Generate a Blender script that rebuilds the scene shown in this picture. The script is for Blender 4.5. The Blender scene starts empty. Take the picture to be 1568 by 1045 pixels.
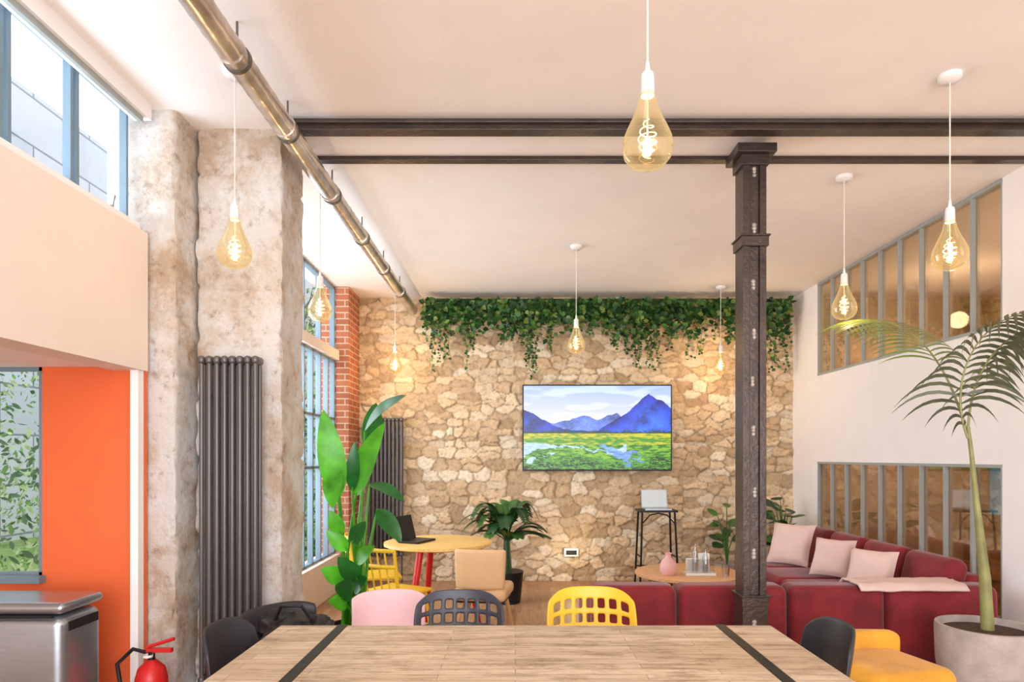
import bpy, math, random
import numpy as np
from mathutils import Vector, Matrix, noise, kdtree
random.seed(7); np.random.seed(7)
sc=bpy.context.scene
R=random.uniform
def S(r,g,b):
    f=lambda c:(c/255/12.92) if c/255<=.04045 else ((c/255+.055)/1.055)**2.4
    return (f(r),f(g),f(b),1)
# ---------------------------------------------------------------- materials
def newmat(name):
    m=bpy.data.materials.new(name); m.use_nodes=True
    nt=m.node_tree; b=nt.nodes['Principled BSDF']
    return m,nt,b
def objco(nt,scale=(1,1,1)):
    tc=nt.nodes.new('ShaderNodeTexCoord'); mp=nt.nodes.new('ShaderNodeMapping')
    mp.inputs['Scale'].default_value=scale
    nt.links.new(tc.outputs['Object'],mp.inputs['Vector']); return mp.outputs['Vector']
def nz(nt,vec,scale,detail=4,rough=.55):
    n=nt.nodes.new('ShaderNodeTexNoise'); n.inputs['Scale'].default_value=scale
    n.inputs['Detail'].default_value=detail; n.inputs['Roughness'].default_value=rough
    nt.links.new(vec,n.inputs['Vector']); return n.outputs['Fac']
def ramp(nt,fac,stops):
    r=nt.nodes.new('ShaderNodeValToRGB'); e=r.color_ramp.elements
    e[0].position=stops[0][0]; e[0].color=stops[0][1]
    e[1].position=stops[-1][0]; e[1].color=stops[-1][1]
    for p,c in stops[1:-1]:
        k=e.new(p); k.color=c
    nt.links.new(fac,r.inputs['Fac']); return r.outputs['Color']
def mixc(nt,fac,a,b,mode='MIX'):
    m=nt.nodes.new('ShaderNodeMix'); m.data_type='RGBA'; m.blend_type=mode
    for i,v in ((0,fac),(6,a),(7,b)):
        if hasattr(v,'is_linked') : nt.links.new(v,m.inputs[i])
        else: m.inputs[i].default_value=v
    return m.outputs[2]
def bump(nt,b,h,strength,dist=.01):
    n=nt.nodes.new('ShaderNodeBump'); n.inputs['Strength'].default_value=strength
    n.inputs['Distance'].default_value=dist
    nt.links.new(h,n.inputs['Height']); nt.links.new(n.outputs['Normal'],b.inputs['Normal'])
def mat(name,col,rough=.5,metal=0,var=.12,vs=6,bs=0,bscale=60,sheen=0,emis=0,coat=0,stretch=(1,1,1)):
    m,nt,b=newmat(name); v=objco(nt,stretch)
    f=nz(nt,v,vs)
    lo=tuple(c*(1-var) for c in col[:3])+(1,); hi=tuple(min(1,c*(1+var)) for c in col[:3])+(1,)
    c=ramp(nt,f,[(.3,lo),(.7,hi)])
    nt.links.new(c,b.inputs['Base Color'])
    b.inputs['Roughness'].default_value=rough; b.inputs['Metallic'].default_value=metal
    if sheen:
        b.inputs['Sheen Weight'].default_value=sheen; b.inputs['Sheen Roughness'].default_value=.4
    if coat: b.inputs['Coat Weight'].default_value=coat
    if emis:
        nt.links.new(c,b.inputs['Emission Color']); b.inputs['Emission Strength'].default_value=emis
    if bs: bump(nt,b,nz(nt,v,bscale,3),bs)
    return m
def glassmat(name,tint,gloss=.06,rough=.02,k=.45):
    m=bpy.data.materials.new(name); m.use_nodes=True; nt=m.node_tree
    nt.nodes.remove(nt.nodes['Principled BSDF']); out=nt.nodes['Material Output']
    t=nt.nodes.new('ShaderNodeBsdfTransparent'); t.inputs[0].default_value=tint
    g=nt.nodes.new('ShaderNodeBsdfGlossy'); g.inputs['Roughness'].default_value=rough
    lw=nt.nodes.new('ShaderNodeLayerWeight'); lw.inputs['Blend'].default_value=.35
    ma=nt.nodes.new('ShaderNodeMath'); ma.operation='MULTIPLY_ADD'
    ma.inputs[1].default_value=k; ma.inputs[2].default_value=gloss
    nt.links.new(lw.outputs['Fresnel'],ma.inputs[0])
    mx=nt.nodes.new('ShaderNodeMixShader'); nt.links.new(ma.outputs[0],mx.inputs[0])
    nt.links.new(t.outputs[0],mx.inputs[1]); nt.links.new(g.outputs[0],mx.inputs[2])
    nt.links.new(mx.outputs[0],out.inputs['Surface']); return m
def emit(name,col,st):
    m,nt,b=newmat(name); b.inputs['Base Color'].default_value=col
    b.inputs['Emission Color'].default_value=col; b.inputs['Emission Strength'].default_value=st; return m
def leafmat(name,col,trans=.35,rough=.45):
    m,nt,b=newmat(name); v=objco(nt); f=nz(nt,v,9,2)
    c=ramp(nt,f,[(.3,tuple(x*.7 for x in col[:3])+(1,)),(.7,tuple(min(1,x*1.25) for x in col[:3])+(1,))])
    nt.links.new(c,b.inputs['Base Color']); b.inputs['Roughness'].default_value=rough
    if trans>0:
        t=nt.nodes.new('ShaderNodeBsdfTranslucent'); nt.links.new(c,t.inputs['Color'])
        mx=nt.nodes.new('ShaderNodeMixShader'); mx.inputs[0].default_value=trans
        nt.links.new(b.outputs[0],mx.inputs[1]); nt.links.new(t.outputs[0],mx.inputs[2])
        nt.links.new(mx.outputs[0],nt.nodes['Material Output'].inputs['Surface'])
    return m
def vcolmat(name,rough=.85,emis=0,bs=.5,bscale=35):
    m,nt,b=newmat(name); a=nt.nodes.new('ShaderNodeAttribute'); a.attribute_name='Col'
    if emis:
        b.inputs['Base Color'].default_value=(0.01,.01,.01,1)
        nt.links.new(a.outputs['Color'],b.inputs['Emission Color']); b.inputs['Emission Strength'].default_value=emis
        b.inputs['Roughness'].default_value=.35
    else:
        v=objco(nt); f=nz(nt,v,22,6,.65)
        c=mixc(nt,.5,a.outputs['Color'],ramp(nt,f,[(.3,(.45,.38,.31,1)),(.5,(1,1,1,1)),(.7,(1.1,1.08,1.05,1))]),'MULTIPLY')
        nt.links.new(c,b.inputs['Base Color']); b.inputs['Roughness'].default_value=rough
        bump(nt,b,nz(nt,v,bscale,6,.7),bs,.02)
    return m
def plaster(name,col,bs=.08):
    return mat(name,col,.8,var=.025,vs=3,bs=bs,bscale=40)
def woodmat(name,c1,c2,plank=(1.2,.12),axis='X',rough=.45,gap=(0.1,.06,.03,1),stain=(.72,.66,.58,1)):
    m,nt,b=newmat(name)
    tc=nt.nodes.new('ShaderNodeTexCoord'); mp=nt.nodes.new('ShaderNodeMapping')
    nt.links.new(tc.outputs['Object'],mp.inputs['Vector'])
    if axis=='Y': mp.inputs['Rotation'].default_value=(0,0,math.pi/2)
    br=nt.nodes.new('ShaderNodeTexBrick'); nt.links.new(mp.outputs[0],br.inputs['Vector'])
    br.inputs['Scale'].default_value=1; br.inputs['Brick Width'].default_value=plank[0]
    br.inputs['Row Height'].default_value=plank[1]; br.inputs['Mortar Size'].default_value=.001
    br.inputs['Color1'].default_value=c1; br.inputs['Color2'].default_value=c2; br.inputs['Mortar'].default_value=gap
    br.offset=.37; br.inputs['Bias'].default_value=0
    mp2=nt.nodes.new('ShaderNodeMapping'); mp2.inputs['Scale'].default_value=(1.5,18,18)
    nt.links.new(mp.outputs[0],mp2.inputs['Vector'])
    f=nz(nt,mp2.outputs[0],3,6,.65)
    g=ramp(nt,f,[(.32,(.6,.55,.49,1)),(.5,(.95,.93,.9,1)),(.7,(1.05,1.03,1.02,1))])
    c=mixc(nt,.9,br.outputs['Color'],g,'MULTIPLY')
    mp3=nt.nodes.new('ShaderNodeMapping'); mp3.inputs['Scale'].default_value=(1,2.5,1)
    nt.links.new(mp.outputs[0],mp3.inputs['Vector'])
    f2=nz(nt,mp3.outputs[0],7,6,.75)
    c=mixc(nt,.7,c,ramp(nt,f2,[(.36,stain),(.52,(1,1,1,1))]),'MULTIPLY')
    nt.links.new(c,b.inputs['Base Color']); b.inputs['Roughness'].default_value=rough
    bump(nt,b,f,.1,.004); return m
# ---------------------------------------------------------------- mesh builder
class MB:
    def __init__(s): s.v=[];s.f=[];s.m=[];s.mats=[];s.M=Matrix()
    def mi(s,m):
        if m not in s.mats: s.mats.append(m)
        return s.mats.index(m)
    def add(s,vs,fs,m):
        o=len(s.v); k=s.mi(m)
        s.v+= [tuple(s.M@Vector(p)) for p in vs]
        for f in fs: s.f.append(tuple(i+o for i in f)); s.m.append(k)
    def box(s,x0,x1,y0,y1,z0,z1,m):
        vs=[(x,y,z) for x in (x0,x1) for y in (y0,y1) for z in (z0,z1)]
        s.add(vs,[(0,1,3,2),(4,6,7,5),(0,4,5,1),(2,3,7,6),(0,2,6,4),(1,5,7,3)],m)
    def tube(s,pts,r,m,seg=10,caps=True):
        pts=[Vector(p) for p in pts]; n=len(pts)
        rs=r if isinstance(r,(list,tuple)) else [r]*n
        vs=[];fs=[]; prev=None
        for i,p in enumerate(pts):
            t=(pts[min(i+1,n-1)]-pts[max(i-1,0)]).normalized()
            if prev is None:
                a=Vector((0,0,1)) if abs(t.z)<.9 else Vector((1,0,0))
                u=t.cross(a).normalized()
            else:
                u=(prev-t*prev.dot(t)).normalized()
            prev=u; w=t.cross(u)
            for k in range(seg):
                a=2*math.pi*k/seg; vs.append(p+(u*math.cos(a)+w*math.sin(a))*rs[i])
        for i in range(n-1):
            for k in range(seg):
                k2=(k+1)%seg; fs.append((i*seg+k,i*seg+k2,(i+1)*seg+k2,(i+1)*seg+k))
        if caps: fs.append(tuple(range(seg))[::-1]); fs.append(tuple((n-1)*seg+k for k in range(seg)))
        s.add(vs,fs,m)
    def lathe(s,prof,c,m,seg=32):
        vs=[];fs=[];n=len(prof)
        for r,z in prof:
            for k in range(seg):
                a=2*math.pi*k/seg; vs.append((c[0]+r*math.cos(a),c[1]+r*math.sin(a),c[2]+z))
        for i in range(n-1):
            for k in range(seg):
                k2=(k+1)%seg; fs.append((i*seg+k,i*seg+k2,(i+1)*seg+k2,(i+1)*seg+k))
        s.add(vs,fs,m)
    def grid(s,fn,nu,nv,m,hole=None):
        vs=[fn(i/nu,j/nv) for j in range(nv+1) for i in range(nu+1)]
        fs=[(j*(nu+1)+i,j*(nu+1)+i+1,(j+1)*(nu+1)+i+1,(j+1)*(nu+1)+i) for j in range(nv) for i in range(nu) if not(hole and hole(i,j))]
        s.add(vs,fs,m)
    def rbox(s,c,size,r,m,k=4,mid=3,deform=None,rot=None):
        h=[d/2 for d in size]; r=min(r,min(h)*.98)
        def co(hh):
            a=[-hh+r*i/k for i in range(k)]
            b=[-(hh-r)+2*(hh-r)*i/mid for i in range(mid+1)]
            return a+b+[-x for x in reversed(a)]
        D={};vs=[];fs=[]
        def vid(p):
            q=[max(-(h[i]-r),min(h[i]-r,p[i])) for i in range(3)]
            d=Vector([p[i]-q[i] for i in range(3)])
            if d.length>1e-9: d=d.normalized()*r
            w=Vector(q)+d; key=tuple(round(x,6) for x in p)
            if key not in D:
                if deform: w=deform(w)
                if rot: w=rot@w
                D[key]=len(vs); vs.append(w+Vector(c))
            return D[key]
        for ax in range(3):
            a,b=[i for i in range(3) if i!=ax]
            ca,cb=co(h[a]),co(h[b])
            for sg in (-1,1):
                for i in range(len(ca)-1):
                    for j in range(len(cb)-1):
                        q=[]
                        for (ii,jj) in ((i,j),(i+1,j),(i+1,j+1),(i,j+1)):
                            p=[0,0,0];p[ax]=sg*h[ax];p[a]=ca[ii];p[b]=cb[jj];q.append(vid(p))
                        if (sg==1)==(ax!=1): pass
                        else: q=q[::-1]
                        if len(set(q))>=3: fs.append(tuple(q))
        s.add(vs,fs,m)
    def leaf(s,base,tip,width,m,nrm=(0,0,1),droop=.0,fold=.15,n=6,shape=1.0):
        base=Vector(base);tip=Vector(tip); ax=tip-base; L=ax.length
        if L<1e-6: return
        t=ax/L; nrm=Vector(nrm); sd=t.cross(nrm)
        if sd.length<1e-3: sd=t.cross(Vector((1,0.3,0)))
        sd.normalize(); up=sd.cross(t).normalized()
        vs=[];fs=[]
        for i in range(n+1):
            u=i/n; w=width*.5*math.sin(math.pi*min(1,(u*.96+.02))**shape)**.8 if i<n else width*.01
            c=base+ax*u+up*(math.sin(math.pi*u)*droop*L)
            vs+= [c-sd*w+up*w*fold*2,c,c+sd*w+up*w*fold*2]
        for i in range(n):
            a=i*3; fs+=[(a,a+1,a+4,a+3),(a+1,a+2,a+5,a+4)]
        s.add(vs,fs,m)
    def build(s,name,loc=(0,0,0),rot=0,parent=None,smooth=True,angle=40,solid=0,bevel=0,sub=0):
        me=bpy.data.meshes.new(name); me.from_pydata([tuple(v) for v in s.v],[],s.f)
        for m in s.mats: me.materials.append(m)
        me.polygons.foreach_set('material_index',s.m); me.update()
        if smooth:
            me.polygons.foreach_set('use_smooth',[True]*len(s.f))
            me.set_sharp_from_angle(angle=math.radians(angle))
        o=bpy.data.objects.new(name,me); sc.collection.objects.link(o)
        o.location=loc; o.rotation_euler=(0,0,rot)
        if parent: o.parent=parent
        if solid:
            d=o.modifiers.new('Solidify','SOLIDIFY'); d.thickness=solid; d.offset=0
        if bevel:
            d=o.modifiers.new('Bevel','BEVEL'); d.width=bevel; d.segments=2; d.limit_method='ANGLE'
        if sub:
            d=o.modifiers.new('Subsurf','SUBSURF'); d.levels=sub; d.render_levels=sub
        return o
# ---------------------------------------------------------------- palette
M_ceil=plaster('ceiling_paint',S(247,239,232))
M_white=plaster('white_plaster',S(244,240,237))
M_cream=plaster('cream_paint',S(240,224,210))
M_orange=mat('orange_paint',S(236,108,54),.6,var=.05,vs=2)
M_frame=mat('blue_grey_frame',S(118,138,150),.45,var=.05)
M_frame2=mat('grey_frame',S(158,162,158),.5,var=.05)
M_glass=glassmat('window_glass',(1,1,1,1),.02,.02,.12)
M_glass_in=glassmat('interior_glass',(.84,.77,.66,1),.16,.02,.35)
M_iron=mat('brown_iron',S(72,60,53),.34,.45,var=.25,vs=8,bs=.3,bscale=50)
M_bolt=mat('bare_metal_spot',S(170,160,152),.5,.3,var=.4,vs=60)
M_duct=mat('galvanised_duct',S(206,196,186),.28,.85,var=.3,vs=6,bs=.2,bscale=18)
M_clamp=mat('duct_clamp',S(110,104,98),.4,.7)
M_rad=mat('radiator_enamel',S(98,93,92),.32,.3,var=.06)
M_black=mat('black_plastic',S(42,42,48),.4,var=.1)
M_bmetal=mat('black_metal',S(34,32,32),.45,.4)
M_lat=mat('grey_plastic',S(58,60,70),.4)
M_yel=mat('yellow_plastic',S(238,192,42),.42,var=.04)
M_mus=mat('mustard_fabric',S(214,152,44),.9,var=.2,sheen=.2,bs=.2,bscale=200)
M_pink=mat('pink_plastic',S(240,200,206),.5,var=.04)
M_red=mat('red_paint',S(206,30,26),.35,var=.05)
M_velvet=mat('burgundy_velvet',S(122,24,32),.8,var=.4,vs=4,sheen=.3,bs=.1,bscale=120)
M_pillow=mat('blush_fabric',S(224,194,184),.95,var=.05,bs=.25,bscale=180)
M_beige=mat('beige_leather',S(222,182,134),.55,var=.06,bs=.1,bscale=120)
M_wleg=mat('oak_leg',S(200,156,105),.5,var=.15,stretch=(8,8,1))
M_steel=mat('brushed_steel',S(172,178,184),.28,.85,var=.06,stretch=(1,1,20))
M_sock=mat('white_ceramic',S(240,236,230),.35,var=.02)
M_table=woodmat('reclaimed_table_wood',S(224,206,180),S(200,178,150),(.62,.05),'X',.5,S(150,124,98),(.50,.42,.34,1))
M_floor=woodmat('floor_planks',S(190,148,110),S(164,122,86),(1.0,.12),'Y',.4)
M_ytop=mat('round_table_wood',S(236,194,112),.4,var=.12,stretch=(1,12,1))
M_ctop=mat('coffee_table_wood',S(214,162,112),.45,var=.1,stretch=(1,10,1))
M_pot=mat('stone_pot',S(180,166,158),.75,var=.18,vs=9,bs=.4,bscale=30)
M_soil=mat('soil',S(70,50,36),.95,var=.4,vs=40,bs=1,bscale=60)
G1=leafmat('leaf_dark',S(36,74,30),0); G2=leafmat('leaf_mid',S(66,112,42),0); G3=leafmat('leaf_olive',S(112,132,58),0)
GB=leafmat('banana_leaf',S(88,172,36),.35,.3); GB2=leafmat('banana_leaf_deep',S(36,104,38),.3,.3)
GP=leafmat('palm_leaf',S(84,90,62),0); GPS=leafmat('palm_stem',S(140,140,84),0)
GG=[leafmat('garden_a',S(120,164,80),.4),leafmat('garden_b',S(186,206,146),.4),leafmat('garden_c',S(62,104,60),.3)]
M_stone=vcolmat('limestone_rubble',.9,0,.9,28)
M_screen=vcolmat('screen_image',emis=1.05)
def pillar_mat():
    m,nt,b=newmat('weathered_stone_plaster'); v=objco(nt)
    a=nz(nt,v,2.6,6,.72); c=nz(nt,v,14,9,.78)
    base=ramp(nt,a,[(.35,S(212,186,158)),(.45,S(234,220,204)),(.56,S(247,242,236))])
    col=mixc(nt,.8,base,ramp(nt,c,[(.32,(.42,.34,.27,1)),(.40,(.80,.75,.70,1)),(.48,(1,1,1,1))]),'MULTIPLY')
    nt.links.new(col,b.inputs['Base Color']); b.inputs['Roughness'].default_value=.92
    bump(nt,b,c,.9,.035); return m
M_pillar=pillar_mat()
def brick_mat(name='red_brick',w=.2,h=.065,mo=.006,c1=S(184,112,76),c2=S(160,90,60),c3=S(200,170,144),bs=-.6):
    m,nt,b=newmat(name); tc=nt.nodes.new('ShaderNodeTexCoord')
    sp=nt.nodes.new('ShaderNodeSeparateXYZ'); nt.links.new(tc.outputs['Object'],sp.inputs[0])
    ad=nt.nodes.new('ShaderNodeMath'); nt.links.new(sp.outputs[0],ad.inputs[0]); nt.links.new(sp.outputs[1],ad.inputs[1])
    cb=nt.nodes.new('ShaderNodeCombineXYZ'); nt.links.new(ad.outputs[0],cb.inputs[0]); nt.links.new(sp.outputs[2],cb.inputs[1])
    br=nt.nodes.new('ShaderNodeTexBrick'); nt.links.new(cb.outputs[0],br.inputs['Vector'])
    br.inputs['Scale'].default_value=1; br.inputs['Brick Width'].default_value=w; br.inputs['Row Height'].default_value=h
    br.inputs['Mortar Size'].default_value=mo
    br.inputs['Color1'].default_value=c1; br.inputs['Color2'].default_value=c2; br.inputs['Mortar'].default_value=c3
    nt.links.new(br.outputs['Color'],b.inputs['Base Color']); b.inputs['Roughness'].default_value=.9
    bump(nt,b,br.outputs['Fac'],bs,.02); return m
M_brick=brick_mat()
M_facade=brick_mat('pale_facade_panels',1.6,.9,.02,S(206,208,210),S(192,196,200),S(134,140,144),-.2)

# ---------------------------------------------------------------- room shell
def slab(name,x0,x1,y0,y1,z0,z1,m,bevel=0):
    b=MB(); b.box(x0,x1,y0,y1,z0,z1,m); return b.build(name,smooth=False,bevel=bevel)
slab('floor',-3.6,5.4,-3.5,8.0,-.1,0,M_floor)
slab('ceiling',-2.12,5.4,-3.5,8.0,3.2,3.32,M_ceil)
def stone_wall(name,plane,a0,a1,z0,z1,pos,sgn,res=.0125,depth=.038):
    seeds=[];z=z0-.1
    while z<z1+.15:
        h=R(.05,.16); x=a0-.3+R(0,.2)
        while x<a1+.3:
            w=R(.08,.32)
            if h>.11 and R(0,1)<.35:
                seeds.append((x+w/2,z+h*.25,R(0,1),R(0,1))); seeds.append((x+w/2+R(-.02,.02),z+h*.8,R(0,1),R(0,1)))
            else: seeds.append((x+w/2,z+h/2+R(-.02,.02),R(0,1),R(0,1)))
            x+=w
        z+=h
    kd=kdtree.KDTree(len(seeds))
    for i,s_ in enumerate(seeds): kd.insert((s_[0]*.55,s_[1],0),i)
    kd.balance()
    pal=[S(232,206,168),S(218,188,148),S(240,222,192),S(200,170,132),S(226,198,160),S(212,182,144),S(236,212,178)]
    mort=S(206,176,138)
    nu=int((a1-a0)/res); nv=int((z1-z0)/res)
    vs=[];cols=[]
    for j in range(nv+1):
        zz=z0+(z1-z0)*j/nv
        for i in range(nu+1):
            xx=a0+(a1-a0)*i/nu
            wx=noise.noise((xx*8,zz*8,1))*.045+noise.noise((xx*25,zz*25,5))*.014
            wz=noise.noise((xx*8,zz*8,9))*.035+noise.noise((xx*25,zz*25,7))*.012
            r=kd.find_n(((xx+wx)*.55,zz+wz,0),2)
            e=min(1,(r[1][2]-r[0][2])/.013); e=e*e*(3-2*e)
            sd=seeds[r[0][1]]
            cr=noise.noise((xx*30,zz*40,3))*.009+noise.noise((xx*12,zz*14,13))*.014
            hgt=e*((.15+.85*sd[2])*depth)+cr*(.4+.6*e)
            c=pal[int(sd[3]*len(pal))%len(pal)]; sh=.84+.28*sd[2]
            k=.35+.65*e; mm=.6+.4*noise.noise((xx*2.5,zz*2.5,20))
            col=[ min(1,(c[q]*sh)*k+mort[q]*mm*(1-k)) for q in range(3)]
            cols+= col+[1]
            if plane=='Y': vs.append((xx,pos-sgn*hgt,zz))
            else: vs.append((pos-sgn*hgt,xx,zz))
    fs=[(j*(nu+1)+i,j*(nu+1)+i+1,(j+1)*(nu+1)+i+1,(j+1)*(nu+1)+i) for j in range(nv) for i in range(nu)]
    me=bpy.data.meshes.new(name); me.from_pydata(vs,[],fs); me.materials.append(M_stone)
    at=me.color_attributes.new('Col','FLOAT_COLOR','POINT'); at.data.foreach_set('color',cols)
    me.polygons.foreach_set('use_smooth',[True]*len(fs))
    o=bpy.data.objects.new(name,me); sc.collection.objects.link(o); return o
wb=stone_wall('wall_back','Y',-1.95,3.14,0,3.2,7.40,1)
o=slab('masonry_core',-1.95,5.4,7.42,7.8,0,3.2,M_cream); o.parent=wb
b=MB()
for a in ((-3.5,4.21,0,3.2),(6.78,7.42,0,3.2),(4.21,6.78,0,.33),(4.21,6.78,1.35,2.24)):
    b.box(3.14,3.26,a[0],a[1],a[2],a[3],M_white)
b.build('wall_right',smooth=False)
def int_window(name,z0,z1):
    b=MB(); n=9; y0,y1=4.21,6.78; f=.022
    b.box(3.135,3.175,y0,y1,z0,z0+f,M_frame2); b.box(3.135,3.175,y0,y1,z1-f,z1,M_frame2)
    for i in range(n+1):
        y=y0+(y1-y0)*i/n; w=.011
        yy0=max(y0,y-w); yy1=min(y1,y+w); b.box(3.138,3.172,yy0,yy1,z0,z1,M_frame2)
    b.box(3.165,3.169,y0,y1,z0+.01,z1-.01,M_glass_in)
    b.build(name,smooth=False)
int_window('window_1',2.24,3.195); int_window('window_2',.33,1.35)
stone_wall('wall_adjoining','X',3.3,7.42,0,3.2,5.1,1,res=.02)
slab('wall_adjoining_near',3.26,5.3,3.2,3.3,0,3.2,M_cream)
b=MB()
M_post=mat('blue_poster_glow',S(90,165,232),.5,var=.5,vs=3,emis=.45)  # poster is no lamp; its brightness is put into the material as glow
# framed poster hung on the adjoining room's stone wall
b.box(4.98,5.01,6.30,6.85,.80,1.28,M_post); b.box(4.97,5.03,6.27,6.88,.77,.80,M_frame2); b.box(4.97,5.03,6.27,6.88,1.28,1.31,M_frame2)
b.box(4.97,5.03,6.27,6.30,.77,1.31,M_frame2); b.box(4.97,5.03,6.85,6.88,.77,1.31,M_frame2)
b.build('wall_poster',smooth=False)

# left wall
b=MB(); b.box(-2.05,-1.89,-3.5,3.36,1.84,2.55,M_cream); b.box(-2.05,-1.93,-3.5,3.36,2.55,2.6,M_white)
b.build('wall_left',smooth=False)
b=MB(); b.box(-1.95,-1.86,-3.5,3.34,3.12,3.2,M_white); b.box(-1.9,-1.88,-3.5,3.3,3.09,3.12,M_frame2); b.build('trim_1',smooth=False)
def frame_x(name,x,y0,y1,z0,z1,ys,zs,m=M_frame,t=.04,d=.05,glass=True):
    b=MB()
    b.box(x-d/2,x+d/2,y0,y1,z0,z0+t,m); b.box(x-d/2,x+d/2,y0,y1,z1-t,z1,m)
    for y in [y0+t/2,y1-t/2]+ys: b.box(x-d/2,x+d/2,y-t/2,y+t/2,z0,z1,m)
    for z in zs: b.box(x-d/2,x+d/2,y0,y1,z-t/2,z+t/2,m)
    if glass: b.box(x-.003,x+.003,y0+.01,y1-.01,z0+.01,z1-.01,M_glass)
    return b.build(name,smooth=False)
frame_x('window_3',-2.0,-3.5,3.345,2.6,3.19,[2.96,2.92,2.56,2.52,2.1,1.7,1.3,.9,.5,.1,-.3,-.7,-1.1,-1.5,-1.9,-2.3,-2.7,-3.1],[],t=.018,d=.035)
# alcove
b=MB()
b.box(-3.6,-2.42,3.34,3.37,0,.79,M_orange); b.box(-2.42,-1.9,3.34,3.37,0,1.86,M_orange)
b.box(-3.6,-3.3,3.34,3.37,.79,1.86,M_orange)
b.build('wall_alcove',smooth=False)
slab('ceiling_alcove',-3.6,-2.051,-3.5,3.5,1.86,1.94,M_white)
slab('wall_alcove_side',-3.7,-3.6,-3.5,3.5,0,1.9,M_cream)
b=MB(); b.box(-1.94,-1.9,3.29,3.338,0,1.839,M_white); b.build('trim_2',smooth=False)
def frame_y(name,y,x0,x1,z0,z1,xs,m=M_frame,t=.02):
    b=MB(); d=.03
    b.box(x0,x1,y-d/2,y+d/2,z0,z0+t,m); b.box(x0,x1,y-d/2,y+d/2,z1-t,z1,m)
    for x in [x0+t/2,x1-t/2]+xs: b.box(x-t/2,x+t/2,y-d/2,y+d/2,z0,z1,m)
    b.box(x0,x1,y-.003,y+.003,z0,z1,M_glass)
    b.box(x0-.02,x1+.02,y-.07,y-d/2,z0-.03,z0+.005,M_frame)
    return b.build(name,smooth=False)
frame_y('window_4',3.36,-3.3,-2.42,.79,1.86,[])
# pillars
def rough_box(name,x0,x1,y0,y1,z0,z1,m,res=.022,amp=.006,seed=0):
    b=MB(); D={}; vs=[];fs=[]
    rr=random.Random(seed); J=[];z=z0+.2
    while z<z1: J.append((z,rr.uniform(0,9))); z+=rr.uniform(.24,.42)
    def axis(a,c): n=max(1,int((c-a)/res)); return [a+(c-a)*i/n for i in range(n+1)]
    A=[axis(x0,x1),axis(y0,y1),axis(z0,z1)]; lim=[(x0,x1),(y0,y1),(z0,z1)]
    cx=(x0+x1)/2; cy=(y0+y1)/2
    def vid(p):
        k=tuple(round(q,5) for q in p)
        if k not in D:
            v=Vector(p); e=sum(1 for i in range(2) if abs(p[i]-lim[i][0])<1e-5 or abs(p[i]-lim[i][1])<1e-5)
            nv=noise.noise_vector(v*7)*amp+noise.noise_vector(v*22)*amp*.9
            inw=Vector((0,0,0))
            if abs(p[0]-x0)<1e-5: inw.x+=1
            if abs(p[0]-x1)<1e-5: inw.x-=1
            if abs(p[1]-y0)<1e-5: inw.y+=1
            if abs(p[1]-y1)<1e-5: inw.y-=1
            g=0; bi=0
            for q,(zj,sj) in enumerate(J):
                dz=abs(p[2]-zj-.02*noise.noise((p[0]*4,p[1]*4,sj)))
                if p[2]>zj: bi=q+1
                g=max(g,1-dz/.02)
            inw*= .018*max(0,g)*(.5+.8*abs(noise.noise(v*3+Vector((0,0,5))))) + .016*(noise.noise((bi*3.7,seed,1.3))+.3)*.5
            if e==2: inw*=1+1.2*max(0,noise.noise(v*9)+.3); nv+=Vector((cx-p[0],cy-p[1],0)).normalized()*.014*max(0,noise.noise(v*11)+.3)
            nv+=inw; nv.z=0
            D[k]=len(vs); vs.append(v+nv)
        return D[k]
    for ax in range(3):
        a,c=[i for i in range(3) if i!=ax]
        for s_ in (0,1):
            for i in range(len(A[a])-1):
                for j in range(len(A[c])-1):
                    q=[]
                    for ii,jj in ((i,j),(i+1,j),(i+1,j+1),(i,j+1)):
                        p=[0,0,0];p[ax]=lim[ax][s_];p[a]=A[a][ii];p[c]=A[c][jj];q.append(vid(p))
                    if not ((s_==1)==(ax!=1)): q=q[::-1]
                    fs.append(tuple(q))
    b.add(vs,fs,m); return b.build(name,angle=60)
rough_box('stone_pillar',-2.1,-1.76,3.385,3.72,0,3.2,M_pillar,seed=1)
rough_box('stone_pillar',-1.75,-1.28,3.58,3.96,0,3.2,M_pillar,seed=5)
slab('wall_left_pier',-2.1,-1.77,3.74,4.1,0,3.2,M_cream)
slab('wall_left_rear',-2.05,-1.85,4.1,6.9,0,.38,M_cream)
b=MB(); b.box(-2.0,-1.86,4.1,6.9,2.42,2.52,M_cream); b.build('trim_3',smooth=False)
frame_x('window_5',-1.93,4.1,6.9,.38,2.42,[4.55,5.0,5.45,5.9,6.15,6.4,6.65],[1.8,1.3],t=.025)
frame_x('window_6',-1.93,4.1,6.9,2.52,3.19,[4.55,5.0,5.45,5.9,6.4],[],t=.025)
slab('wall_brick_pier',-2.05,-1.76,6.9,7.38,0,3.2,M_brick)

# beams
b=MB()
b.box(-1.27,3.13,3.47,3.485,3.14,3.2,M_iron);b.box(-1.27,3.13,3.44,3.60,3.165,3.18,M_iron)
b.build('steel_beam',smooth=False,bevel=.003)
b=MB(); b.box(-1.27,3.13,3.90,3.96,3.175,3.199,M_iron); b.build('steel_beam',smooth=False,bevel=.003)
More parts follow.
